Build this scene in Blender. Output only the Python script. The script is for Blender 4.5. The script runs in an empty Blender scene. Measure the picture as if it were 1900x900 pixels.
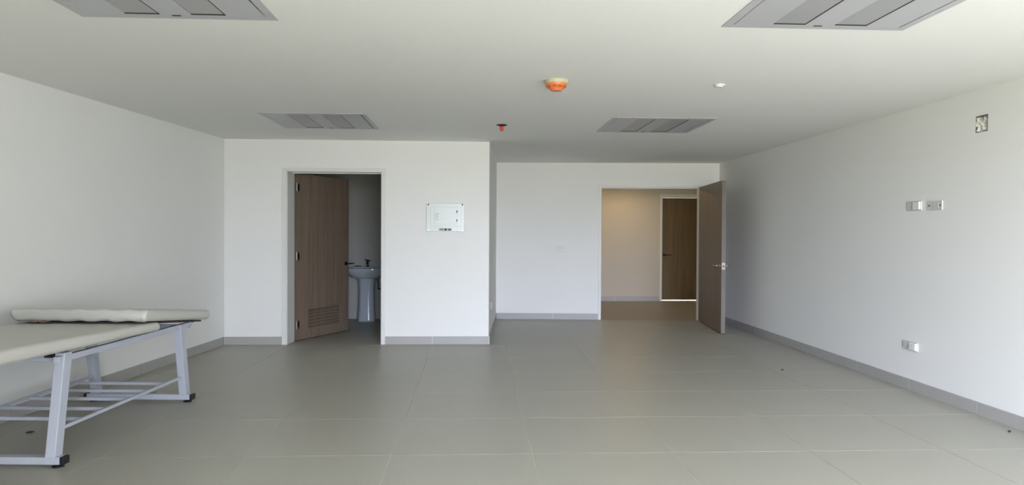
import bpy, bmesh, math, random
from mathutils import Matrix, Vector
random.seed(7)
C = bpy.context.scene
COL = C.collection

# ------------------------------------------------------------------ camera
def rot_rows(yaw, pitch, roll):
    cy, sy, cp, sp, cr, sr = (math.cos(yaw), math.sin(yaw), math.cos(pitch), math.sin(pitch), math.cos(roll), math.sin(roll))
    Ry = Matrix(((cy, 0, -sy), (0, 1, 0), (sy, 0, cy)))
    Rx = Matrix(((1, 0, 0), (0, cp, sp), (0, -sp, cp)))
    Rz = Matrix(((cr, sr, 0), (-sr, cr, 0), (0, 0, 1)))
    return Rz @ Rx @ Ry
rows = rot_rows(.05, .0129, .0052)
def w(v): return Vector((v[0], v[2], v[1]))
right, up, fwd = w(rows[0]), w(rows[1]), w(rows[2])
cd = bpy.data.cameras.new('camera')
cd.sensor_width = 36.0
cd.lens = 36.0 * 1368.18 / 1900.0
cd.clip_start = .05
cam = bpy.data.objects.new('camera', cd)
cam.matrix_world = Matrix(((right.x, up.x, -fwd.x, 0), (right.y, up.y, -fwd.y, 0), (right.z, up.z, -fwd.z, 1.4), (0, 0, 0, 1)))
COL.objects.link(cam)
C.camera = cam

# ------------------------------------------------------------------ world, lights, exposure
wd = bpy.data.worlds.new('sky'); C.world = wd; wd.use_nodes = True
nt = wd.node_tree; nt.nodes.clear()
tc = nt.nodes.new('ShaderNodeTexCoord'); sx = nt.nodes.new('ShaderNodeSeparateXYZ')
mr = nt.nodes.new('ShaderNodeMapRange'); mr.inputs[1].default_value = -.03; mr.inputs[2].default_value = .05
mx = nt.nodes.new('ShaderNodeMix'); mx.data_type = 'RGBA'
bg = nt.nodes.new('ShaderNodeBackground'); wo = nt.nodes.new('ShaderNodeOutputWorld')
SKY = (.87, .945, 1.20, 1); GROUND = (.385, .38, .315, 1)
mx.inputs[6].default_value = GROUND; mx.inputs[7].default_value = SKY
bg.inputs[1].default_value = 42.5
nt.links.new(tc.outputs['Generated'], sx.inputs[0]); nt.links.new(sx.outputs[2], mr.inputs[0])
nt.links.new(mr.outputs[0], mx.inputs[0]); nt.links.new(mx.outputs[2], bg.inputs[0]); nt.links.new(bg.outputs[0], wo.inputs[0])

WIN = (-.15, 3.72, .10, 2.47)      # the window wall behind the photographer: x0, x1, z0, z1
BACK_Y = -1.6
def area(name, loc, rot, sx_, sy_, power, color, portal=False):
    l = bpy.data.lights.new(name, 'AREA'); l.shape = 'RECTANGLE'; l.size = sx_; l.size_y = sy_
    l.energy = power; l.color = color
    o = bpy.data.objects.new(name, l); o.location = loc; o.rotation_euler = rot; COL.objects.link(o)
    if portal: l.cycles.is_portal = True
    return o
area('window_daylight_portal', ((WIN[0] + WIN[1]) / 2, BACK_Y - .06, (WIN[2] + WIN[3]) / 2), (math.pi / 2, 0, 0),
     WIN[1] - WIN[0], WIN[3] - WIN[2], 1, (1, 1, 1), True)
area('corridor_downlight', (2.95, 14.35, 2.50), (math.radians(-10), 0, 0), .22, .22, 10.5, (1.0, .64, .27))
area('far_room_daylight', (4.4, 16.1, 1.2), (math.radians(-80), 0, 0), 1.0, 1.0, 110, (1.0, .97, .92))

C.view_settings.view_transform = 'Standard'; C.view_settings.look = 'None'
C.view_settings.gamma = 1.0; C.view_settings.use_curve_mapping = False
C.view_settings.exposure = 0.0

# ------------------------------------------------------------------ materials
def s2l(c):
    return tuple(((x / 255) / 12.92 if x / 255 <= .04045 else ((x / 255 + .055) / 1.055) ** 2.4) for x in c) + (1,)
def mat(name, rgb, rough=.6, metal=0, var=0., scale=6., bump=0., bscale=200., spec=.5, objvar=0.):
    m = bpy.data.materials.new(name); m.use_nodes = True; n = m.node_tree; b = n.nodes['Principled BSDF']
    b.inputs['Roughness'].default_value = rough; b.inputs['Metallic'].default_value = metal
    b.inputs['Specular IOR Level'].default_value = spec
    base = s2l(rgb); t = n.nodes.new('ShaderNodeTexCoord')
    ns = n.nodes.new('ShaderNodeTexNoise'); ns.inputs['Scale'].default_value = scale; ns.inputs['Detail'].default_value = 4
    n.links.new(t.outputs['Object'], ns.inputs['Vector'])
    r = n.nodes.new('ShaderNodeMapRange'); r.inputs[3].default_value = 1 - var; r.inputs[4].default_value = 1 + var
    n.links.new(ns.outputs[0], r.inputs[0])
    hs = n.nodes.new('ShaderNodeHueSaturation'); hs.inputs['Color'].default_value = base
    if objvar:
        oi = n.nodes.new('ShaderNodeObjectInfo'); r2 = n.nodes.new('ShaderNodeMapRange')
        r2.inputs[3].default_value = 1 - objvar; r2.inputs[4].default_value = 1 + objvar
        n.links.new(oi.outputs['Random'], r2.inputs[0])
        mu = n.nodes.new('ShaderNodeMath'); mu.operation = 'MULTIPLY'
        n.links.new(r.outputs[0], mu.inputs[0]); n.links.new(r2.outputs[0], mu.inputs[1]); n.links.new(mu.outputs[0], hs.inputs['Value'])
    else:
        n.links.new(r.outputs[0], hs.inputs['Value'])
    n.links.new(hs.outputs[0], b.inputs['Base Color'])
    if bump:
        nb = n.nodes.new('ShaderNodeTexNoise'); nb.inputs['Scale'].default_value = bscale; nb.inputs['Detail'].default_value = 3
        n.links.new(t.outputs['Object'], nb.inputs['Vector'])
        bu = n.nodes.new('ShaderNodeBump'); bu.inputs['Strength'].default_value = bump; bu.inputs['Distance'].default_value = .002
        n.links.new(nb.outputs[0], bu.inputs['Height']); n.links.new(bu.outputs[0], b.inputs['Normal'])
    return m
def wood(name, dark, light, rough=.45):
    m = bpy.data.materials.new(name); m.use_nodes = True; n = m.node_tree; b = n.nodes['Principled BSDF']
    b.inputs['Roughness'].default_value = rough; b.inputs['Specular IOR Level'].default_value = .35
    t = n.nodes.new('ShaderNodeTexCoord'); mp = n.nodes.new('ShaderNodeMapping')
    mp.inputs['Scale'].default_value = (22, 22, .9); n.links.new(t.outputs['Object'], mp.inputs[0])
    a = n.nodes.new('ShaderNodeTexNoise'); a.inputs['Scale'].default_value = 1.0; a.inputs['Detail'].default_value = 6; a.inputs['Distortion'].default_value = .6
    n.links.new(mp.outputs[0], a.inputs['Vector'])
    mp2 = n.nodes.new('ShaderNodeMapping'); mp2.inputs['Scale'].default_value = (110, 110, 3.0); n.links.new(t.outputs['Object'], mp2.inputs[0])
    f = n.nodes.new('ShaderNodeTexNoise'); f.inputs['Scale'].default_value = 1.0; f.inputs['Detail'].default_value = 3
    n.links.new(mp2.outputs[0], f.inputs['Vector'])
    ad = n.nodes.new('ShaderNodeMix'); ad.data_type = 'FLOAT'; ad.inputs[0].default_value = .35
    n.links.new(a.outputs[0], ad.inputs[2]); n.links.new(f.outputs[0], ad.inputs[3])
    cr = n.nodes.new('ShaderNodeValToRGB'); cr.color_ramp.elements[0].position = .3; cr.color_ramp.elements[1].position = .7
    cr.color_ramp.elements[0].color = s2l(dark); cr.color_ramp.elements[1].color = s2l(light)
    n.links.new(ad.outputs[0], cr.inputs[0]); n.links.new(cr.outputs[0], b.inputs['Base Color'])
    return m
M = {}
M['paint'] = mat('wall_paint', (235, 235, 232), .75, var=.012, scale=1.5, bump=.05, bscale=260)
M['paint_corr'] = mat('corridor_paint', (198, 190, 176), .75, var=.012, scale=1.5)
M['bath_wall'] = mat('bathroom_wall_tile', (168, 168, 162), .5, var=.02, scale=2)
M['ceil'] = mat('ceiling_paint', (238, 238, 234), .8, var=.012, scale=1.5)
M['tile'] = mat('porcelain_tile', (166, 164, 153), .42, var=.025, scale=2.2, bump=.04, bscale=90, spec=.45, objvar=.012)
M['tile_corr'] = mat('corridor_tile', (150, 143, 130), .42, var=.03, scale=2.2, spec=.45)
M['skirt'] = mat('skirting_tile', (168, 166, 162), .45, var=.03, scale=5)
M['grout'] = mat('pale_grout', (208, 204, 194), .8, var=.04, scale=20)
M['wood'] = wood('grey_brown_laminate', (112, 97, 84), (140, 123, 107))
M['wood_warm_lit'] = wood('warm_lit_laminate', (92, 74, 50), (118, 96, 66))  # same laminate as the other doors, warm corridor light put into its colour
M['frame'] = mat('door_frame_paint', (222, 223, 218), .45, var=.01)
M['steel'] = mat('brushed_steel', (190, 188, 182), .32, metal=1)
M['dark_metal'] = mat('dark_bronze_metal', (52, 50, 47), .35, metal=.8)
M['chrome'] = mat('chrome', (205, 208, 210), .12, metal=1)
M['black'] = mat('black_plastic', (22, 22, 23), .45)
M['ceramic'] = mat('white_ceramic', (186, 196, 202), .12, var=.01)
M['white_metal'] = mat('white_powder_coat', (180, 184, 195), .38, var=.012)
M['vinyl'] = mat('white_vinyl', (192, 191, 184), .42, var=.035, scale=7, bump=.10, bscale=60)
M['board'] = mat('dark_underboard', (48, 46, 43), .7)
M['torn'] = mat('torn_brown_lining', (120, 98, 80), .9, var=.3, scale=60)
M['plastic'] = mat('white_switch_plastic', (205, 206, 203), .35, var=.008)
M['module'] = mat('bright_module_plastic', (228, 229, 228), .3, var=.008)
M['panel'] = mat('panel_plastic', (222, 229, 226), .28, var=.008)
M['dot'] = mat('dark_recess', (60, 60, 58), .7)
M['label'] = mat('grey_sticker', (176, 182, 178), .5, var=.05, scale=80)
M['light_frame'] = mat('fixture_enamel', (188, 188, 192), .4, var=.008)
M['diffuser'] = mat('fixture_diffuser', (166, 166, 168), .35, var=.02, scale=30)
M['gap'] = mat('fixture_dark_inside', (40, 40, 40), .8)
M['orange'] = mat('orange_cap_plastic', (222, 122, 70), .4, var=.03, scale=40)
M['cream'] = mat('cream_plastic', (188, 188, 160), .45)
M['red'] = mat('red_cap_plastic', (214, 66, 40), .4)
M['white'] = mat('white_cover_plastic', (222, 222, 216), .4)
M['paper'] = mat('crumpled_white_film', (214, 214, 206), .4, var=.05, scale=30)
M['render'] = mat('light_blocker_grey', (128, 128, 124), .9, var=.05, scale=4)
M['edge'] = mat('pale_edge_strip', (104, 98, 87), .5, var=.03, scale=12)
M['lock'] = mat('satin_lock_steel', (150, 146, 138), .5, metal=1)
M['orange_dark'] = mat('orange_slot', (176, 90, 48), .5)
M['dirt'] = mat('dark_debris', (52, 48, 42), .9)
M['hole'] = mat('raw_recess', (120, 118, 110), .9, var=.2, scale=30)

# ------------------------------------------------------------------ mesh helpers
class MB:
    def __init__(s): s.v = []; s.f = []
    def add(s, vs, fs):
        o = len(s.v); s.v += [tuple(p) for p in vs]; s.f += [tuple(i + o for i in q) for q in fs]; return s
    def box(s, x0, x1, y0, y1, z0, z1):
        return s.prism([(x0, y0), (x1, y0), (x1, y1), (x0, y1)], z0, z1)
    def prism(s, poly, z0, z1):
        a = sum(poly[i][0] * poly[(i + 1) % len(poly)][1] - poly[(i + 1) % len(poly)][0] * poly[i][1] for i in range(len(poly)))
        if a < 0: poly = poly[::-1]
        n = len(poly)
        vs = [(x, y, z0) for x, y in poly] + [(x, y, z1) for x, y in poly]
        fs = [tuple(range(n - 1, -1, -1)), tuple(range(n, 2 * n))] + [(i, (i + 1) % n, n + (i + 1) % n, n + i) for i in range(n)]
        return s.add(vs, fs)
    def hexa(s, b, t):      # 4 bottom points (ccw from above) and 4 top points
        return s.add(list(b) + list(t), [(3, 2, 1, 0), (4, 5, 6, 7), (0, 1, 5, 4), (1, 2, 6, 5), (2, 3, 7, 6), (3, 0, 4, 7)])
    def rings(s, rs, cap0=True, cap1=True):
        n = len(rs[0]); vs = [p for r in rs for p in r]; fs = []
        for k in range(len(rs) - 1):
            for i in range(n):
                j = (i + 1) % n; fs.append((k * n + i, k * n + j, (k + 1) * n + j, (k + 1) * n + i))
        if cap0: fs.append(tuple(range(n - 1, -1, -1)))
        if cap1: fs.append(tuple((len(rs) - 1) * n + i for i in range(n)))
        return s.add(vs, fs)
    def lathe(s, prof, cx=0, cy=0, n=32, axis='z', cz=0):   # prof: (r, h) pairs
        rs = []
        for r, h in prof:
            ring = []
            for i in range(n):
                a = 2 * math.pi * i / n; c, d = r * math.cos(a), r * math.sin(a)
                ring.append((cx + c, cy + d, cz + h) if axis == 'z' else ((cx + c, cy + h, cz + d) if axis == 'y' else (cx + h, cy + c, cz + d)))
            rs.append(ring)
        return s.rings(rs)
    def tube(s, path, r, n=10):
        path = [Vector(p) for p in path]; rs = []
        for k, p in enumerate(path):
            d = (path[min(k + 1, len(path) - 1)] - path[max(k - 1, 0)]).normalized()
            ref = Vector((0, 0, 1)) if abs(d.z) < .9 else Vector((1, 0, 0))
            a = d.cross(ref).normalized(); b = d.cross(a)
            rs.append([tuple(p + (a * math.cos(2 * math.pi * i / n) + b * math.sin(2 * math.pi * i / n)) * (r if not isinstance(r, (list, tuple)) else r[k])) for i in range(n)])
        return s.rings(rs)
    def data(s, name):
        me = bpy.data.meshes.new(name); me.from_pydata(s.v, [], s.f)
        bm = bmesh.new(); bm.from_mesh(me); bmesh.ops.recalc_face_normals(bm, faces=bm.faces); bm.to_mesh(me); bm.free()
        return me
def obj(name, mb, m, parent=None, bevel=0, seg=2, smooth=False, loc=None, rotz=None):
    me = mb.data(name) if isinstance(mb, MB) else mb
    if not me.materials: me.materials.append(M[m])
    o = bpy.data.objects.new(name, me); COL.objects.link(o)
    if parent: o.parent = parent
    if bevel:
        b = o.modifiers.new('bevel', 'BEVEL'); b.width = bevel; b.segments = seg; b.limit_method = 'ANGLE'; b.angle_limit = math.radians(35)
    if smooth:
        for p in me.polygons: p.use_smooth = True
    if loc: o.location = loc
    if rotz is not None: o.rotation_euler = (0, 0, rotz)
    return o
def tag(o, label, cat, group=None):
    o['label'] = label; o['category'] = cat
    if group: o['group'] = group
    return o
def thing(name, label, cat, loc=(0, 0, 0), rotz=0, group=None):
    o = bpy.data.objects.new(name, None); COL.objects.link(o); o.location = loc; o.rotation_euler = (0, 0, rotz); o.empty_display_size = .1
    return tag(o, label, cat, group)
def struct(o, label=None):
    o['kind'] = 'structure'
    if label: o['label'] = label
    return o
def sempty(name, loc=(0, 0, 0), rotz=0, label=None):
    o = bpy.data.objects.new(name, None); COL.objects.link(o); o.location = loc; o.rotation_euler = (0, 0, rotz); o.empty_display_size = .1
    return struct(o, label)

# ------------------------------------------------------------------ room geometry (metres, from the photograph's perspective)
H = 2.541
def lwx(y): return -3.092 - .09 * (9.26 - y)            # the left wall runs slightly askew
RX = 3.93
BW_Y = 9.26                                              # front face of the bathroom wall
COLX = .176                                              # outside corner of the bathroom wall
RET0, RET1 = (COLX, BW_Y), (.345, 11.979)                # return wall beside the passage
EW0, EW1 = (.345, 11.979), (RX, 11.719)                  # entrance wall
def ewy(x): return EW0[1] + (x - EW0[0]) * (EW1[1] - EW0[1]) / (EW1[0] - EW0[0])
TX, TY, TW, TD = -1.418, 4.647, .8957, .9101             # floor tile grid

# ---- floor: grout bed with every tile a part
def clip(poly, a, b, c):                                 # keep a*x + b*y <= c
    out = []
    for i in range(len(poly)):
        p, q = poly[i], poly[(i + 1) % len(poly)]
        dp, dq = a * p[0] + b * p[1] - c, a * q[0] + b * q[1] - c
        if dp <= 0: out.append(p)
        if dp * dq < 0:
            t = dp / (dp - dq); out.append((p[0] + (q[0] - p[0]) * t, p[1] + (q[1] - p[1]) * t))
    return out
g = MB(); g.prism([(lwx(BACK_Y) , BACK_Y), (RX, BACK_Y), (RX, EW1[1]), EW0, RET0, (lwx(BW_Y), BW_Y)], -.06, -.0025)
floor = struct(obj('floor', g, 'grout'), 'grey beige porcelain tile floor with pale grout lines')
def clipmain(p):
    p = clip(p, 0, 1, BW_Y); p = clip(p, 1, 0, RX)
    return clip(p, -1, .09, -lwx(0))                     # x >= lwx(y)
def clippass(p):
    p = clip(p, 0, -1, -BW_Y); p = clip(p, 1, 0, RX)
    k = (RET1[0] - RET0[0]) / (RET1[1] - RET0[1])
    p = clip(p, -1, k, -(RET0[0] - k * RET0[1]))
    s = (EW1[1] - EW0[1]) / (EW1[0] - EW0[0])
    return clip(p, -s, 1, EW0[1] - s * EW0[0])
shared = None; G = .0026
for j in range(-8, 9):
    for i in range(-4, 7):
        x0, x1, y0, y1 = TX + i * TW + G, TX + (i + 1) * TW - G, TY + j * TD + G, TY + (j + 1) * TD - G
        if y1 < BACK_Y + .3: continue
        sq = [(x0, y0), (x1, y0), (x1, y1), (x0, y1)]
        polys = [p for p in (clipmain(sq), clippass(sq)) if len(p) > 2]
        def ar(p): return abs(sum(p[q][0] * p[(q + 1) % len(p)][1] - p[(q + 1) % len(p)][0] * p[q][1] for q in range(len(p)))) / 2
        polys = [p for p in polys if ar(p) > .0012]
        if not polys: continue
        whole = len(polys) == 1 and abs(ar(polys[0]) - (x1 - x0) * (y1 - y0)) < 1e-6
        cx, cy = (x0 + x1) / 2, (y0 + y1) / 2
        if whole and shared:
            o = bpy.data.objects.new('tile', shared); COL.objects.link(o); o.parent = floor; o.location = (cx, cy, 0); continue
        t = MB()
        for p in polys: t.prism([(x - cx, y - cy) for x, y in p], -.0105, 0.0)
        o = obj('tile', t, 'tile', floor, loc=(cx, cy, 0))
        if whole: shared = o.data

# ---- ceiling with four square openings for the light fixtures
FIX = [(-2.085, -1.065, 2.99, 4.04), (1.35, 2.365, 2.955, 4.0), (-2.085, -1.065, 7.18, 8.22), (1.355, 2.375, 7.18, 8.22)]
xs = sorted({-4.3, 4.1, -2.085, -1.065, 1.35, 1.355, 2.365, 2.375}); ys = sorted({-2.6, 12.35, 2.955, 2.99, 4.0, 4.04, 7.18, 8.22})
ce = MB()
for a in range(len(xs) - 1):
    for b in range(len(ys) - 1):
        mx_, my_ = (xs[a] + xs[a + 1]) / 2, (ys[b] + ys[b + 1]) / 2
        if any(f[0] + .03 < mx_ < f[1] - .03 and f[2] + .03 < my_ < f[3] - .03 for f in FIX): continue
        q = lambda x, f0, f1: x
        ce.box(xs[a], xs[a + 1], ys[b], ys[b + 1], H, H + .12)
struct(obj('ceiling', ce, 'ceil'), 'flat white painted ceiling')

# ---- walls
wl = MB(); wl.prism([(lwx(BACK_Y - .15), BACK_Y - .15), (lwx(12.3), 12.3), (lwx(12.3) - .15, 12.3), (lwx(BACK_Y - .15) - .15, BACK_Y - .15)], -.06, H)
struct(obj('wall_left', wl, 'paint'), 'plain white painted wall behind the treatment table')
HY0, HY1, HZ0, HZ1 = 5.485, 5.63, 2.205, 2.335
wr = MB()
for a, b, c, d in ((BACK_Y - .15, HY0, -.06, H), (HY1, EW1[1] + .15, -.06, H), (HY0, HY1, -.06, HZ0), (HY0, HY1, HZ1, H)):
    wr.box(RX, RX + .15, a, b, c, d)
struct(obj('wall_right', wr, 'paint'), 'white painted wall on the right with switch plates')
BX0, BX1, BZ = -2.335, -1.16, 2.157                      # bathroom doorway
wb = MB(); BT = .25
wb.box(lwx(BW_Y) + .002, BX0, BW_Y, BW_Y + BT, -.06, H); wb.box(BX1, COLX - .001, BW_Y, BW_Y + BT, -.06, H); wb.box(BX0, BX1, BW_Y, BW_Y + BT, BZ, H)
struct(obj('wall_front', wb, 'paint'), 'white wall with the bathroom doorway and electrical panel')
kx = (RET1[0] - RET0[0]) / (RET1[1] - RET0[1])
wv = MB(); wv.prism([(COLX + kx * BT, BW_Y + BT + .001), RET1, (RET1[0] - .14, RET1[1]), (COLX - .14, BW_Y + BT + .001)], -.06, H)
wv.prism([(COLX - .001, BW_Y), (COLX + kx * BT, BW_Y + BT + .001), (COLX - .001, BW_Y + BT + .001)], -.06, H)
struct(obj('wall_return', wv, 'paint'), 'narrow side of the bathroom block facing the passage')
EX0, EX1, EZ = 2.028, 3.612, 2.155                       # entrance doorway
def ew(x0, x1, z0, z1, t0=0, t1=.09):
    return [(x0, ewy(x0) + t0), (x1, ewy(x1) + t0), (x1, ewy(x1) + t1), (x0, ewy(x0) + t1)], z0, z1
we = MB()
for a in ((EW0[0] - .14, EX0, -.06, H), (EX1, RX, -.06, H), (EX0, EX1, EZ, H)): we.prism(*ew(*a))
struct(obj('wall_far', we, 'paint'), 'white wall with the entrance doorway')
bk = MB()
bk.box(lwx(BACK_Y), WIN[0], BACK_Y - .15, BACK_Y, -.06, H); bk.box(WIN[1], RX, BACK_Y - .15, BACK_Y, -.06, H)
bk.box(WIN[0], WIN[1], BACK_Y - .15, BACK_Y, -.06, WIN[2]); bk.box(WIN[0], WIN[1], BACK_Y - .15, BACK_Y, WIN[3], H)
struct(obj('wall_back', bk, 'paint'))
fn = MB(); fn.box(3.74, 3.94, -8.5, BACK_Y - .15, -.06, 5.5)  # unseen wall added outside the window to dim the left side
struct(obj('wall_light_blocker', fn, 'render'))

# ---- bathroom shell
bf = MB(); bf.prism([(BX0, BW_Y + .002), (BX1, BW_Y + .002), (BX1, BW_Y + BT), (.03, BW_Y + BT), (.2, 12.03), (lwx(12.03), 12.03), (lwx(9.51), 9.51), (BX0, 9.51)], -.06, -.001)
struct(obj('floor', bf, 'tile'), 'grey tiled bathroom floor in the dark')
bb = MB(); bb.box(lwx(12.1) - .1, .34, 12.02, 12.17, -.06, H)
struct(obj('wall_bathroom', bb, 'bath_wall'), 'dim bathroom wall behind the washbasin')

# ---- corridor shell
CY = 15.15
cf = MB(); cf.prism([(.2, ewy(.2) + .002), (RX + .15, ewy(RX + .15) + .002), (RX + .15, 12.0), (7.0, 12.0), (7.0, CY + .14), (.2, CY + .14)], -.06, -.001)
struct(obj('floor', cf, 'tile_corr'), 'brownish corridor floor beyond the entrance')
cc = MB(); cc.box(.2, 7.0, 12.35, 16.6, H, H + .12); cc.box(4.1, 7.0, 11.7, 12.35, H, H + .12)
struct(obj('ceiling', cc, 'ceil'))
DX0, DX1, DZ = 3.845, 4.99, 2.19                         # doorway in the corridor wall
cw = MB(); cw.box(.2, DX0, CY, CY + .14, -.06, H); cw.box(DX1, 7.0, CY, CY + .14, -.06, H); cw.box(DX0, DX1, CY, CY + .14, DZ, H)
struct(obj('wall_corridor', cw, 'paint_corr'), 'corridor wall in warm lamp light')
cs = MB(); cs.box(.05, .2, 11.8, CY + .14, -.06, H)
struct(obj('wall_corridor_left', cs, 'paint'))
cs = MB(); cs.box(7.0, 7.15, 11.7, CY + .14, -.06, H); cs.box(RX + .15, 7.0, 11.72, 11.86, -.06, H)
struct(obj('wall_corridor_right', cs, 'paint'))
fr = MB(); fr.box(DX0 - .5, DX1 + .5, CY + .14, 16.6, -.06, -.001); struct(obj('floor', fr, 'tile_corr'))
fr = MB(); fr.box(DX0 - .5, DX1 + .5, 16.5, 16.6, 0, H); fr.box(DX0 - .6, DX0 - .5, CY + .14, 16.6, 0, H); fr.box(DX1 + .5, DX1 + .6, CY + .14, 16.6, 0, H)
struct(obj('wall_far_room', fr, 'paint'))

# ---- baseboards: grout strip with every skirting tile a part
def baseboard(name, p0, p1, joints, inward, label=None, h=.1, mtl='skirt'):
    L = math.hypot(p1[0] - p0[0], p1[1] - p0[1]); a = math.atan2(p1[1] - p0[1], p1[0] - p0[0])
    r = MB(); s = inward
    r.box(0, L, min(0, .0065 * s), max(0, .0065 * s), 0, h - .001)
    o = struct(obj(name, r, 'grout', loc=(p0[0], p0[1], 0), rotz=a), label)
    j = [0] + joints + [L]
    for q in range(len(j) - 1):
        e0, e1 = (0.0005 if q == 0 else .004), (.0005 if q == len(j) - 2 else .004)
        t = MB(); t.box(j[q] + e0, j[q + 1] - e1, min(.0005 * s, .011 * s), max(.0005 * s, .011 * s), .0005, h)
        obj('skirting_tile', t, mtl, o)
    return o
def lwp(y): return (lwx(y), y)
ll = math.hypot(1, .09)
yj = [BW_Y - y for y in (8.24, 7.355, 6.47, 5.585, 4.7, 3.8, 2.9, 2.0, 1.1, .2, -.7)]
baseboard('baseboard_left', lwp(BW_Y - .013), lwp(BACK_Y + .01), [(q - .013) * ll for q in yj], 1, 'grey tile skirting along the left wall')
baseboard('baseboard_right', (RX, BACK_Y + .01), (RX, EW1[1] - .01), [y - BACK_Y - .01 for y in (-.78, .13, 1.05, 1.95, 2.85, 3.75, 4.645, 5.549, 6.443, 7.355, 8.256, 9.206, 10.12, 11.03)], 1, 'grey tile skirting along the right wall')
b = baseboard('baseboard_front', (lwx(BW_Y) + .014, BW_Y), (BX0 - .056, BW_Y), [], -1, 'grey tile skirting left of the bathroom door')
b = baseboard('baseboard_front', (BX1 + .045, BW_Y), (COLX - .001, BW_Y), [-.53 - BX1 - .045], -1, 'grey tile skirting right of the bathroom door')
baseboard('baseboard_return', (COLX + .0005, BW_Y + .005), (RET1[0] - .001, RET1[1] - .014), [.9, 1.8], -1)
baseboard('baseboard_far', (EW0[0] + .014, ewy(EW0[0] + .014)), (EX0 - .036, ewy(EX0 - .036)), [.905], -1, 'grey tile skirting on the far wall left of the entrance')
baseboard('baseboard_far', (EX1 + .035, ewy(EX1 + .035)), (RX - .014, ewy(RX - .014)), [], -1)
baseboard('baseboard_bathroom', (lwx(12.02) + .01, 12.02), (.32, 12.02), [.9, 1.8, 2.7], -1)
baseboard('baseboard_corridor', (.21, CY), (DX0 - .016, CY), [.9, 1.8, 2.7], -1, 'grey brown skirting along the corridor wall')

# ---- door trims
tr = MB(); cwid, pr = .044, .013
tr.box(BX0 - .050, BX0 + .004, BW_Y - pr, BW_Y, 0, BZ + .036); tr.box(BX1 - .004, BX1 + .040, BW_Y - pr, BW_Y, 0, BZ + .036)
tr.box(BX0 + .004, BX1 - .004, BW_Y - pr, BW_Y, BZ - .004, BZ + .036)
tr.box(BX0 - .0, BX0 + .012, BW_Y, BW_Y + BT, 0, BZ); tr.box(BX1 - .012, BX1, BW_Y, BW_Y + BT, 0, BZ); tr.box(BX0 + .012, BX1 - .012, BW_Y, BW_Y + BT, BZ - .012, BZ)
tr.prism([(BX0 + .012, BW_Y), (BX0 + .040, BW_Y + BT), (BX0 + .012, BW_Y + BT)], 0, BZ - .012); tr.box(BX1 - .024, BX1 - .012, BW_Y + .10, BW_Y + .16, 0, BZ - .012)
tr.box(BX0 + .042, BX1 - .024, BW_Y + .10, BW_Y + .16, BZ - .024, BZ - .012)
struct(obj('trim_1', tr, 'frame', bevel=.002), 'white frame around the bathroom doorway')
te = MB()
def ep(x0, x1, z0, z1, t0, t1): te.prism(*ew(x0, x1, z0, z1, t0, t1))
ep(EX0 - .032, EX0 + .002, 0, EZ + .03, -.012, 0); ep(EX1 - .002, EX1 + .030, 0, EZ + .03, -.012, 0); ep(EX0 + .002, EX1 - .002, EZ - .004, EZ + .03, -.012, 0)
ep(EX0, EX0 + .012, 0, EZ, 0, .09); ep(EX1 - .012, EX1, 0, EZ, 0, .09); ep(EX0 + .012, EX1 - .012, EZ - .012, EZ, 0, .09)
ep(EX0 + .012, EX0 + .024, 0, EZ - .012, .05, .09); ep(EX0 + .024, EX1 - .012, EZ - .024, EZ - .012, .05, .09)
struct(obj('trim_2', te, 'frame', bevel=.002), 'thin white frame around the entrance doorway')
t3 = MB()
t3.box(DX0 - .012, DX0 + .028, CY - .012, CY + .001, 0, DZ + .03); t3.box(DX1 - .012, DX1 + .04, CY - .012, CY + .001, 0, DZ + .03); t3.box(DX0 + .028, DX1 - .012, CY - .012, CY + .001, DZ - .012, DZ + .03)
t3.box(DX0, DX0 + .04, CY + .001, CY + .14, 0, DZ); t3.box(DX1 - .04, DX1, CY + .001, CY + .14, 0, DZ); t3.box(DX0 + .04, DX1 - .04, CY + .001, CY + .14, DZ - .04, DZ)
struct(obj('trim_3', t3, 'frame', bevel=.002), 'pale frame around the corridor door')

# ------------------------------------------------------------------ doors
def lever(parent, x, y, z, dirx, diry, mtl, length=.13, out=.06):
    """lever handle: rose against a face at y, lever sticking out along diry then along dirx"""
    r = MB(); r.lathe([(.026, 0), (.026, .009 * diry), (.020, .013 * diry)], x, y, 24, 'y', z)
    o = obj('handle_rose', r, mtl, parent, smooth=False)
    l = MB(); l.tube([(x, y + .01 * diry, z), (x, y + out * .75 * diry, z), (x + .012 * dirx, y + out * .97 * diry, z), (x + .03 * dirx, y + out * diry, z), (x + length * dirx, y + out * diry, z)], [.011, .011, .011, .0095, .0075], 12)
    obj('lever', l, mtl, o, smooth=True)
# bathroom door: hinged on the left jamb, open inwards
ang = math.atan2(10.563 - 9.508, -1.796 + 2.277); LW_, LT = 1.155, .045
d1 = sempty('door_1', (-2.275, 9.530, 0), ang, 'open grey brown wooden bathroom door with a louvred vent')
d1['category'] = 'door'
lf = MB(); vx0, vx1, vz0, vz1 = .205, .975, .125, .40
lf.box(.002, vx0, 0, LT, .012, 2.145); lf.box(vx1, LW_, 0, LT, .012, 2.145); lf.box(vx0, vx1, 0, LT, .012, vz0); lf.box(vx0, vx1, 0, LT, vz1, 2.145)
obj('leaf', lf, 'wood', d1)
vf = MB(); e = .022
vf.box(vx0 - .012, vx0 + e, -.007, LT + .007, vz0 - .012, vz1 + .012); vf.box(vx1 - e, vx1 + .012, -.007, LT + .007, vz0 - .012, vz1 + .012)
vf.box(vx0 + e, vx1 - e, -.007, LT + .007, vz0 - .012, vz0 + .012); vf.box(vx0 + e, vx1 - e, -.007, LT + .007, vz1 - .012, vz1 + .012)
vent = obj('louvre_frame', vf, 'wood', d1)
vent['label'] = 'louvred vent at the bottom of the door'
ns = 6
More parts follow.
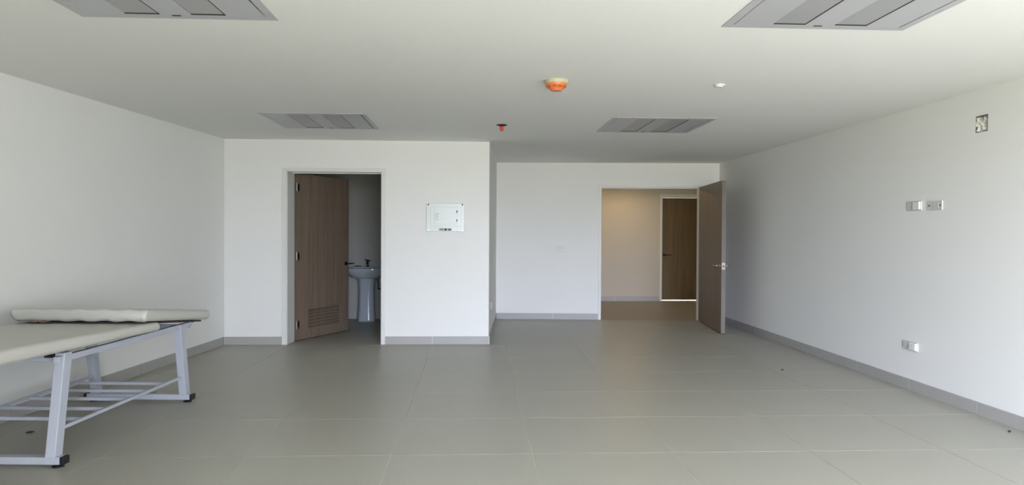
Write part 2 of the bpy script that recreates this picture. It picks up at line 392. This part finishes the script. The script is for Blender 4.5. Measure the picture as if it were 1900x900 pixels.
for k in range(ns):
    zc = vz0 + .012 + (k + .5) * (vz1 - vz0 - .024) / ns; s = MB(); hh = .024
    s.hexa([(vx0 + e, -.004, zc - hh), (vx1 - e, -.004, zc - hh), (vx1 - e, .040, zc + hh - .012), (vx0 + e, .040, zc + hh - .012)],
           [(vx0 + e, -.004, zc - hh + .010), (vx1 - e, -.004, zc - hh + .010), (vx1 - e, .040, zc + hh - .002), (vx0 + e, .040, zc + hh - .002)])
    obj('slat', s, 'wood', vent)
for hz in (1.972, 1.09, .21):
    hb = MB(); hb.box(.004, .058, -.0035, .0, hz - .05, hz + .05); hb.lathe([(.008, -.052), (.008, .052)], -.006, -.008, 10, 'z', hz)
    ho = obj('hinge', hb, 'steel', d1); ho['label'] = 'silver hinge'
    sb = MB(); sb.box(.016, .046, -.0045, -.0030, hz - .030, hz + .030); obj('hinge_pin', sb, 'dark_metal', ho)
lever(d1, 1.085, 0, .957, 1, -1, 'dark_metal', .13, .055)
lever(d1, 1.085, LT, .957, 1, 1, 'dark_metal', .15, .055)
# entrance door: hinged on the right jamb, open into the room
p0, p1 = Vector((3.596, 11.700)), Vector((3.434, 10.125)); LW2 = (p1 - p0).length; LT2 = .058
d2 = sempty('door_2', (p0.x, p0.y, 0), math.atan2(p1.y - p0.y, p1.x - p0.x), 'wide grey brown wooden entrance door standing open into the room')
d2['category'] = 'door'
l2 = MB(); l2.box(.003, LW2 - .004, .0, LT2, .012, 2.150); obj('leaf', l2, 'wood', d2, bevel=.0015)
ed = MB(); ed.box(LW2 - .0038, LW2 + .001, .001, LT2 - .001, .013, 2.149); obj('edge_band', ed, 'edge', d2)['label'] = 'pale grey edge strip'
lp = MB(); lp.box(LW2 + .0008, LW2 + .0035, .008, LT2 - .008, .905, 1.0); pl = obj('lock_plate', lp, 'lock', d2)
bo = MB(); bo.box(LW2 + .003, LW2 + .013, .020, LT2 - .020, .935, .965); obj('latch_bolt', bo, 'dark_metal', pl)
lever(d2, LW2 - .085, 0, .955, -1, -1, 'steel', .15, .070)
lever(d2, LW2 - .085, LT2, .955, -1, 1, 'steel', .14, .070)
for hz in (.25, 1.1, 1.95):
    hb = MB(); hb.box(.0, .0028, .004, .05, hz - .05, hz + .05); hb.lathe([(.007, -.05), (.007, .05)], -.002, LT2 + .007, 10, 'z', hz)
    obj('hinge', hb, 'steel', d2)
# corridor door, shut
d3 = sempty('door_3', (DX0 + .044, CY + .075, 0), 0, 'closed wooden door across the corridor, coloured darker and warmer for lamp light'); d3['category'] = 'door'
l3 = MB(); l3.box(.002, DX1 - DX0 - .090, 0, .045, .022, DZ - .044); obj('leaf', l3, 'wood_warm_lit', d3)
lever(d3, .055, 0, .955, 1, -1, 'dark_metal', .15, .055)
st = MB(); st.box(-.003, .012, -.004, .012, .90, 1.01); obj('strike_plate', st, 'steel', d3)

# ------------------------------------------------------------------ ceiling light fixtures
def fixture(x0, x1, y0, y1, label):
    t = thing('ceiling_light', label, 'ceiling light', ((x0 + x1) / 2, (y0 + y1) / 2, H), 0, 'square recessed ceiling lights')
    W, D = (x1 - x0) / 2, (y1 - y0) / 2; e = .045
    f = MB(); zl, zh = -.004, -.0005
    f.box(-W - .004, W + .004, -D - .004, -D + e, zl, zh); f.box(-W - .004, W + .004, D - e, D + .004, zl, zh)
    f.box(-W - .004, -W + e, -D + e, D - e, zl, zh); f.box(W - e, W + .004, -D + e, D - e, zl, zh)
    obj('frame', f, 'light_frame', t)
    h = MB(); a = .012; z1 = .075
    h.box(-W + a, W - a, -D + a, D - a, z1, z1 + .01)
    h.box(-W + a, -W + a + .01, -D + a, D - a, .0005, z1); h.box(W - a - .01, W - a, -D + a, D - a, .0005, z1)
    h.box(-W + a + .01, W - a - .01, -D + a, -D + a + .01, .0005, z1); h.box(-W + a + .01, W - a - .01, D - a - .01, D - a, .0005, z1)
    obj('housing', h, 'gap', t)
    g_ = .004; X0, X1, Y0, Y1 = -W + e + g_, W - e - .009, -D + e + g_, D - e - g_
    s = [(-W + .253, -W + .433), (-W + .592, -W + .772)]; ysl0, ysl1 = Y0 + .025, Y1 - .022
    p = MB(); zp, zq = -.0045, -.001
    p.box(X0, s[0][0], Y0, Y1, zp, zq); p.box(s[0][1], s[1][0], Y0, Y1, zp, zq); p.box(s[1][1], X1, Y0, Y1, zp, zq)
    for q in s: p.box(q[0], q[1], Y0, ysl0, zp, zq); p.box(q[0], q[1], ysl1, Y1, zp, zq)
    obj('panel', p, 'light_frame', t)
    for q in s:
        d = MB(); d.box(q[0] + .004, q[1] - .007, ysl0 + .004, ysl1 - .016, -.0025, .004); o = obj('diffuser', d, 'diffuser', t)
        k = MB(); k.box(q[0] + .0005, q[1] - .0005, ysl1 - .0155, ysl1 - .0005, -.0044, .003); k.box(q[1] - .0065, q[1] - .0005, ysl0 + .004, ysl1 - .0160, -.0044, .003)  # dark strips stand in for the shadow gap at the diffuser's edges
        obj('shadow_strip', k, 'gap', o)
    l = MB(); l.box(-.022, .022, D - e - .020, D - e - .008, -.0075, -.0047); obj('latch', l, 'dot', t)
    return t
fixture(*FIX[0], 'square recessed light, unlit, at the top edge left of centre, cut by the frame')
fixture(*FIX[1], 'square recessed light, unlit, large at the top right, cut by the frame')
fixture(*FIX[2], 'square recessed light, unlit, seen whole above the bathroom door')
fixture(*FIX[3], 'square recessed light, unlit, seen whole above the entrance doorway')

# ------------------------------------------------------------------ ceiling devices
t = thing('smoke_detector', 'round smoke detector with an orange dust cap on the ceiling', 'smoke detector', (.60, 5.50, H))
m = MB(); m.lathe([(.088, -.0005), (.088, -.018), (.082, -.026)], 0, 0, 40); obj('base', m, 'cream', t, smooth=False)
m = MB(); m.lathe([(.083, -.0262), (.080, -.040), (.062, -.058), (.052, -.064), (.042, -.078), (.0, -.079)], 0, 0, 40); cap = obj('dust_cap', m, 'orange', t); cap['label'] = 'orange plastic cap'
for k in range(10):
    a = 2 * math.pi * k / 10; ca, sa = math.cos(a), math.sin(a); v = MB()
    pts = [(.0735, -.048), (.0655, -.056)]; wd_ = .013
    q = [(r * ca + sg * wd_ * -sa, r * sa + sg * wd_ * ca) for r in (.066, .074) for sg in (-1, 1)]
    v.hexa([(q[0][0], q[0][1], -.0560), (q[1][0], q[1][1], -.0560), (q[3][0], q[3][1], -.0500), (q[2][0], q[2][1], -.0500)],
           [(q[0][0], q[0][1], -.0500), (q[1][0], q[1][1], -.0500), (q[3][0], q[3][1], -.0440), (q[2][0], q[2][1], -.0440)])
    obj('vent_slot', v, 'orange_dark', cap)
t = thing('fire_sprinkler', 'small fire sprinkler with a red cap on a ceiling plate darkened for shade', 'sprinkler', (.275, 7.79, H))
m = MB(); m.lathe([(.058, -.0005), (.056, -.006), (.030, -.016), (.022, -.016)], 0, 0, 32); obj('escutcheon', m, 'dark_metal', t)  # chrome plate, its shade put into the dark metal colour
m = MB(); m.lathe([(.020, -.0162), (.021, -.030), (.018, -.060), (.012, -.066)], 0, 0, 20); obj('cap', m, 'red', t)
t = thing('ceiling_cover', 'tiny white round cover on the ceiling between smoke detector and right wall', 'cover plate', (1.86, 5.56, H))
m = MB(); m.lathe([(.040, -.0005), (.040, -.008), (.036, -.012)], 0, 0, 32); obj('rim', m, 'white', t)
m = MB(); m.lathe([(.026, -.0121), (.024, -.020), (.012, -.022)], 0, 0, 24); obj('button', m, 'white', t)

# ------------------------------------------------------------------ electrical panel on the bathroom wall
t = thing('electrical_panel', 'white electrical distribution panel right of the bathroom door', 'electrical panel', (-.3725, BW_Y, 1.59))
hw, hh = .240, .178
m = MB(); m.box(-hw, hw, -.018, -.0005, -hh, hh); obj('cover', m, 'panel', t, bevel=.006, seg=3)
m = MB(); m.box(-.185, .200, -.024, -.0182, -.115, .135); obj('surround', m, 'panel', t, bevel=.003)
dr = MB(); dr.box(-.138, .155, -.032, -.0242, -.085, .122); dr = obj('door', dr, 'panel', t, bevel=.003)
for z in (.072, -.038):
    m = MB(); m.box(.130, .150, -.039, -.0322, z - .020, z + .020); lt = obj('latch', m, 'module', dr, bevel=.002)
    m = MB(); m.box(.139, .150, -.0405, -.0392, z - .015, z + .015); obj('latch_slot', m, 'dot', dr)
for k, z in enumerate((.045, .028, .010, -.010, -.03)):
    m = MB(); m.box(-.130, -.130 + (.055, .04, .05, .035, .045)[k], -.0326, -.0322, z - .003, z + .003); obj('printed_line', m, 'label', dr)
for sx_ in (-1, 1):
    for sz in (-1, 1):
        m = MB(); m.lathe([(.010, -.0182), (.009, -.021), (.004, -.0215)], sx_ * (hw - .028), 0, 16, 'y', sz * (hh - .018)); obj('screw', m, 'steel' if sz < 0 else 'dark_metal', t)
m = MB(); m.box(-.078, .080, -.0192, -.0182, -.168, -.134); st = obj('sticker', m, 'label', t); st['label'] = 'small grey sticker with dark print'
for a, b, z0, z1 in ((-.074, -.020, -.144, -.141), (-.074, -.020, -.152, -.149), (-.074, -.020, -.160, -.157)):
    m = MB(); m.box(a, b, -.0196, -.0193, z0, z1); obj('printed_line', m, 'dot', st)
m = MB(); m.lathe([(.014, -.0194), (.014, -.0197)], .004, 0, 20, 'y', -.151); obj('printed_dot', m, 'dot', st)
m = MB(); m.add([(.030, -.0197, -.160), (.074, -.0197, -.160), (.060, -.0197, -.142), (.044, -.0197, -.142)], [(0, 1, 2, 3)]); obj('printed_shape', m, 'dot', st)

# ------------------------------------------------------------------ wall plates
ea = math.atan2(EW1[1] - EW0[1], EW1[0] - EW0[0])
t = thing('light_switch', 'white double rocker switch on the far wall left of the entrance', 'light switch', (1.384, ewy(1.384), 1.163), ea)
m = MB(); m.box(-.070, .070, -.009, -.0005, -.060, .060); obj('plate', m, 'plastic', t, bevel=.003)
for x in (-.030, .030):
    m = MB(); m.hexa([(x - .024, -.010, -.04), (x + .024, -.010, -.04), (x + .024, -.0092, -.04), (x - .024, -.0092, -.04)],
                     [(x - .024, -.017, .04), (x + .024, -.017, .04), (x + .024, -.0092, .04), (x - .024, -.0092, .04)]); obj('rocker', m, 'plastic', t)
def rplate(name, y0, y1, z0, z1, label, cat, kind):
    yc, zc, wy, wz = (y0 + y1) / 2, (z0 + z1) / 2, (y0 - y1) / 2, (z1 - z0) / 2
    t = thing(name, label, cat, (RX, yc, zc), math.pi / 2)       # local +x = +Y, local +y = -X (out of the wall)
    m = MB(); m.box(-wy, wy, .0005, .011, -wz, wz); obj('plate', m, 'plastic', t, bevel=.003)
    if kind == 'screws':
        for x in (-.75, .75):
            m = MB(); m.lathe([(.009, .0112), (.008, .0125), (.003, .0125)], x * wy, 0, 14, 'y', 0); obj('screw', m, 'dot', t)
        m = MB(); m.box(-wy * .55, wy * .2, .0112, .0135, -wz * .55, wz * .55); obj('insert', m, 'plastic', t, bevel=.001)
    else:
        m = MB(); m.box(-wy * .96, -wy * .08, .0112, .030, -wz * .82, wz * .88); o = obj('module', m, 'module', t, bevel=.006, seg=3)
        for dz in (-.011, .011):
            s = MB(); s.box(-wy * .55, -wy * .45, .0302, .0306, dz - .004, dz + .004); obj('slot', s, 'label', o)
        m = MB(); m.box(wy * .1, wy * .88, .0112, .0145, -wz * .70, wz * .70); obj('blank_insert', m, 'plastic', t, bevel=.0015)
rplate('wall_socket', 6.525, 6.305, 1.618, 1.702, 'upper left white wall plate with a raised module on right wall', 'socket', 'module')
rplate('blank_plate', 6.215, 6.015, 1.614, 1.693, 'white blank plate with two dark screws on right wall, beside raised module', 'wall plate', 'screws')
rplate('wall_socket', 6.560, 6.337, .362, .440, 'white wall socket low on the right wall just above the skirting', 'socket', 'module')
rp = (RET0[0] + kx * (9.95 - BW_Y), 9.95); ra = math.atan2(RET1[1] - RET0[1], RET1[0] - RET0[0])
t = thing('wall_socket', 'small white socket seen edge-on low on the passage side of the bathroom block', 'socket', (rp[0], rp[1], .42), ra)
m = MB(); m.box(-.06, .06, -.009, -.0005, -.045, .045); obj('plate', m, 'plastic', t, bevel=.003)
m = MB(); m.box(-.03, .03, -.012, -.0092, -.03, .03); obj('module', m, 'module', t, bevel=.002)

# ---- wall recess stuffed with crumpled film
t = thing('stuffed_wall_recess', 'square hole high on the right wall stuffed with crumpled white film', 'wall box', (RX, (HY0 + HY1) / 2, (HZ0 + HZ1) / 2))
m = MB(); a, b = (HY1 - HY0) / 2 - .001, (HZ1 - HZ0) / 2 - .001
m.box(.050, .054, -a, a, -b, b); m.box(.002, .050, -a, -a + .004, -b, b); m.box(.002, .050, a - .004, a, -b, b); m.box(.002, .050, -a + .004, a - .004, -b, -b + .004); m.box(.002, .050, -a + .004, a - .004, b - .004, b)
obj('box', m, 'hole', t)
def crumple(r, sx_, sy_, sz_, seed):
    bm = bmesh.new(); bmesh.ops.create_icosphere(bm, subdivisions=3, radius=1); rn = random.Random(seed)
    dirs = [Vector((rn.gauss(0, 1), rn.gauss(0, 1), rn.gauss(0, 1))).normalized() for _ in range(26)]; amp = [rn.uniform(-.35, .3) for _ in dirs]
    for v in bm.verts:
        k = 1.0
        for d, q in zip(dirs, amp): k += q * max(0, v.co.normalized().dot(d) - .80) * 5 * .6
        k += rn.uniform(-.07, .07); v.co *= k; v.co = Vector((v.co.x * sx_, v.co.y * sy_, v.co.z * sz_)) * r
    me = bpy.data.meshes.new('film'); bm.to_mesh(me); bm.free(); return me
def film(ny, nz, w_, h_, seed):
    rn = random.Random(seed); seeds = [(rn.uniform(-.08, .08), rn.uniform(-.075, .075), rn.uniform(.0, .034), rn.uniform(-.55, .55), rn.uniform(-.55, .55)) for _ in range(26)]
    vs, fs = [], []
    for j in range(nz + 1):
        for i in range(ny + 1):
            y, z = (i / ny - .5) * w_, (j / nz - .5) * h_
            e_ = min(i, ny - i, j, nz - j)
            if e_ == 0: y *= rn.uniform(.90, 1.0); z *= rn.uniform(.90, 1.0)
            d = sorted(((y - a) ** 2 + (z - b_) ** 2, q, (y - a) * g1 + (z - b_) * g2) for a, b_, q, g1, g2 in seeds)
            x = d[0][1] + d[0][2] + rn.uniform(-.003, .003)              # every facet of the film is a small tilted plane
            vs.append((max(-.010, min(.042, x - .002)), y, z))
    for j in range(nz):
        for i in range(ny): fs.append((j * (ny + 1) + i, j * (ny + 1) + i + 1, (j + 1) * (ny + 1) + i + 1, (j + 1) * (ny + 1) + i))
    m = MB(); m.add(vs, fs); return m
obj('crumpled_film', film(26, 24, .136, .122, 11), 'paper', t)

# ------------------------------------------------------------------ washbasin in the bathroom
t = thing('washbasin', 'white pedestal washbasin half hidden in the dark bathroom', 'washbasin', (-1.70, 12.005, 0))
def sup(cx, cy, z, rx, ry, n=40, e=2.6):
    out = []
    for i in range(n):
        a = 2 * math.pi * i / n; c, s = math.cos(a), math.sin(a)
        out.append((cx + rx * math.copysign(abs(c) ** (2 / e), c), cy + ry * math.copysign(abs(s) ** (2 / e), s), z))
    return out
m = MB(); m.rings([sup(.0, -.29, z, rx, ry) for z, rx, ry in ((.0, .143, .12), (.03, .140, .118), (.25, .124, .105), (.50, .120, .100), (.66, .132, .112), (.70, .15, .13))])
obj('pedestal', m, 'ceramic', t, smooth=True)
m = MB()
rings = [(.672, .19, .13, -.28), (.70, .245, .17, -.275), (.745, .30, .21, -.268), (.79, .330, .242, -.262), (.825, .342, .252, -.258), (.834, .338, .249, -.258), (.836, .318, .230, -.258),
         (.828, .300, .208, -.262), (.79, .280, .185, -.27), (.74, .22, .14, -.28), (.715, .12, .08, -.29), (.71, .03, .03, -.29)]
m.rings([sup(0, cy, z, rx, ry) for z, rx, ry, cy in rings]); obj('basin', m, 'ceramic', t, smooth=True)
m = MB(); m.box(-.24, .24, -.115, -.002, .800, .850); obj('tap_deck', m, 'ceramic', t, bevel=.015, seg=3)
m = MB(); m.lathe([(.026, .850), (.024, .862), (.016, .870), (.016, .925), (.020, .93), (.018, .945)], -.02, -.07, 20); fa = obj('faucet', m, 'dark_metal', t, smooth=False)
m = MB(); m.tube([(-.02, -.07, .90), (-.02, -.12, .925), (-.02, -.17, .92), (-.02, -.185, .895)], .011, 10); obj('spout', m, 'dark_metal', fa, smooth=True)
m = MB(); m.tube([(-.065, -.07, .958), (-.02, -.07, .950), (.025, -.07, .942)], .008, 8); m.tube([(-.02, -.115, .955), (-.02, -.025, .948)], .008, 8); obj('faucet_handle', m, 'dark_metal', fa, smooth=True)
m = MB(); m.box(-.215, -.120, -.105, -.055, .8502, .866); obj('soap_rest', m, 'chrome', t, bevel=.006)
m = MB(); m.tube([(.13, -.10, .72), (.135, -.06, .64), (.145, -.04, .56), (.145, -.03, .50), (.145, -.004, .49)], .010, 8); obj('supply_hose', m, 'chrome', t, smooth=True)
m = MB(); m.lathe([(.016, -.045), (.016, -.0015)], .150, 0, 14, 'y', .49); m.tube([(.150, -.04, .49), (.19, -.045, .485)], .009, 8); obj('stop_valve', m, 'dark_metal', t)

# ------------------------------------------------------------------ treatment table
TH = math.radians(-3.7)
t = thing('treatment_table', 'white vinyl treatment table with a white metal frame along the left wall', 'treatment table', (-2.815, 5.345, 0), TH)
def loftpad(name, u0, u1, v0, v1, zb0, zt0, zb1, zt1, rnd, wr, seed):
    """upholstered slab from v0 (near) to v1 (far) with rounded edges; z given at both ends"""
    rn = random.Random(seed); NV, NS = 44, 11; rs = []
    def section(f, inset, damp):
        zb, zt = zb0 + (zb1 - zb0) * f, zt0 + (zt1 - zt0) * f; v = v0 + (v1 - v0) * f
        th = zt - zb; r = min(rnd, th * .48); pts = []
        a0, a1, b0, b1 = u0 + inset, u1 - inset, zb + inset * .9, zt - inset * .9
        r = max(.004, r - inset * .5)
        for (cx, cz, st) in ((a1 - r, b0 + r, -90), (a1 - r, b1 - r, 0), (a0 + r, b1 - r, 90), (a0 + r, b0 + r, 180)):
            for k in range(6):
                a = math.radians(st + 90 * k / 5); pts.append((cx + r * math.cos(a), v, cz + r * math.sin(a)))
            nxt = {-90: 0, 0: 18, 90: 0, 180: 18}[st]
            if nxt:
                x0, z0 = pts[-1][0], pts[-1][2]; x1 = (a0 + r) if st == 0 else (a1 - r)
                for k in range(1, nxt): pts.append((x0 + (x1 - x0) * k / nxt, v, z0))
        if wr:
            w_ = math.exp(-((v - v0) / .10) ** 2) * damp
            pts = [(x + wr * w_ * math.sin(x * 43 + v * 21) * .6, y + wr * w_ * math.sin(x * 55 + z * 60), z + wr * w_ * (.7 * math.sin(x * 37 + v * 30) + .5 * math.sin(x * 91))) for x, y, z in pts]
        return pts
    L = v1 - v0
    for k in range(6):
        a = math.pi / 2 * k / 5; rs.append(section(rnd * (1 - math.cos(a)) * 0 + (rnd / L) * (1 - math.cos(a)) if False else (rnd / L) * (1 - math.sin(math.pi / 2 - a)) , rnd * (1 - math.sin(a)) , 1))
    for k in range(1, NV): rs.append(section(rnd / L + (1 - 2 * rnd / L) * k / NV, 0, 1))
    for k in range(6):
        a = math.pi / 2 * k / 5; rs.append(section(1 - (rnd / L) * (1 - math.sin(a)), rnd * (1 - math.cos(a)), 1))
    m = MB(); m.rings(rs); return m
p1 = obj('seat_pad', loftpad('seat', -.475, .498, -1.52, .225, .708, .790, .668, .732, .026, 0, 1), 'vinyl', t, smooth=True)
p1['label'] = 'long white vinyl pad, near section'
p2 = obj('back_pad', loftpad('back', -.475, .498, .005, 1.085, .760, .846, .652, .735, .030, .006, 2), 'vinyl', t, smooth=True)
p2['label'] = 'white vinyl pad of the far section, tilted, with wrinkled near end'
m = MB(); m.hexa([(-.40, -1.48, .692), (.335, -1.48, .692), (.335, .19, .652), (-.40, .19, .652)], [(-.40, -1.48, .7065), (.335, -1.48, .7065), (.335, .19, .6665), (-.40, .19, .6665)])
obj('under_board', m, 'board', t)
m = MB(); m.hexa([(-.43, .26, .716), (.44, .26, .716), (.44, 1.03, .639), (-.43, 1.03, .639)], [(-.43, .26, .7295), (.44, .26, .7295), (.44, 1.03, .6525), (-.43, 1.03, .6525)])
obj('under_board', m, 'board', t)
for u in (-.365, .385):                                   # top rails
    m = MB(); m.box(u - .0125, u + .0225, -.83, .93, .612, .650); obj('top_rail', m, 'white_metal', t, bevel=.003)
for v in (-.76, .74):
    m = MB(); m.box(-.352, .372, v - .02, v + .02, .616, .648); obj('cross_rail', m, 'white_metal', t)
for sv in (-1, 1):
    for su in (-1, 1):
        hu, hv = .030, .038; ub = .385 if su > 0 else -.345; ut = ub; vb, vt = sv * .845, sv * .745
        m = MB()
        q = lambda u, v, z: [(u - hu, v - hv, z), (u + hu, v - hv, z), (u + hu, v + hv, z), (u - hu, v + hv, z)]
        m.hexa(q(ub, vb, .064), q(ut, vt, .645 if sv > 0 else .668)); obj('leg', m, 'white_metal', t, bevel=.004)
    m = MB(); m.box(-.410, .437, sv * .845 - .03, sv * .845 + .03, .022, .066); fb = obj('foot_bar', m, 'white_metal', t, bevel=.003)
    for su in (-1, 1):
        m = MB(); a, b_ = (.437, .462) if su > 0 else (-.435, -.410); m.box(a, b_, sv * .845 - .0305, sv * .845 + .0305, .0215, .0665); obj('end_cap', m, 'black', fb, bevel=.004)['label'] = 'black plastic end cap'
        m = MB(); m.lathe([(.034, .0), (.034, .006), (.020, .014), (.012, .022)], (.405 if su > 0 else -.37), sv * .845 + .01, 20); obj('foot', m, 'black', fb)['label'] = 'black levelling foot'
for u in (-.345, .385):
    m = MB(); m.box(u - .010, u + .010, -.790, .785, .203, .225); obj('shelf_rail', m, 'white_metal', t, bevel=.003)
for v in (.545, .275, .01, -.275, -.545):
    m = MB(); m.box(-.3345, .3745, v - .0125, v + .0125, .200, .222); obj('shelf_slat', m, 'white_metal', t, bevel=.003)
m = MB(); m.box(.30, .352, -.80, -.70, .640, .672); obj('bracket', m, 'black', t)['label'] = 'black bracket under the pad'
m = MB(); m.tube([(.385, .86, .642), (.385, 1.00, .640)], .006, 8); m.tube([(.385, .93, .642), (.385, .93, .600)], .004, 8); obj('hinge_pin', m, 'dark_metal', t)
for (u0, u1) in ((-.26, -.19), (-.32, -.28)):
    m = MB(); me = crumple(.022, 1.6, .5, .35, int(abs(u0) * 100)); o = obj('torn_lining', me, 'torn', t); o.location = ((u0 + u1) / 2, .002, .757); o['label'] = 'torn brown lining under the pad edge'

# ------------------------------------------------------------------ loose bits on the floor
m = MB(); m.box(-.055, .055, -.035, .035, .001, .022); m2 = MB()
m = MB(); m.rings([[(x, y, z) for x, y in ((-.055, -.035), (.055, -.035), (.055, .035), (-.055, .035))] for z in (.001, .028)], False, False)
m.rings([[(x, y, z) for x, y in ((-.035, -.020), (.035, -.020), (.035, .020), (-.035, .020))] for z in (.001, .028)], False, False)
m = MB()
for a in ((-.055, .055, -.035, -.020, .001, .03), (-.055, .055, .020, .035, .001, .03), (-.055, -.038, -.020, .020, .001, .03), (.038, .055, -.020, .020, .001, .03)): m.box(*a)
o = obj('plastic_cap', m, 'black', bevel=.003, loc=(-2.75, 6.36, 0), rotz=.35); tag(o, 'small hollow black plastic cap lying on the floor behind the table foot bar', 'plastic cap')
def chip(x, y, sx_, sy_, sz_, rz, seed, label):
    me = crumple(1, sx_, sy_, sz_, seed); lo = min(v.co.z for v in me.vertices)
    o = obj('debris', me, 'dirt', loc=(x, y, -lo + .0003), rotz=rz); tag(o, label, 'debris', None)
chip(-3.07, 5.24, .026, .008, .006, .6, 3, 'dark crumb on the floor under the near end of the table by the left wall')
chip(-3.16, 6.88, .016, .012, .010, .2, 5, 'dark speck on the floor behind the far table legs')
chip(3.17, 7.43, .014, .012, .007, .3, 8, 'tiny dark speck on the floor in front of the entrance door')
chip(3.80, 5.04, .010, .010, .008, .8, 9, 'tiny dark speck on the floor beside the right skirting')
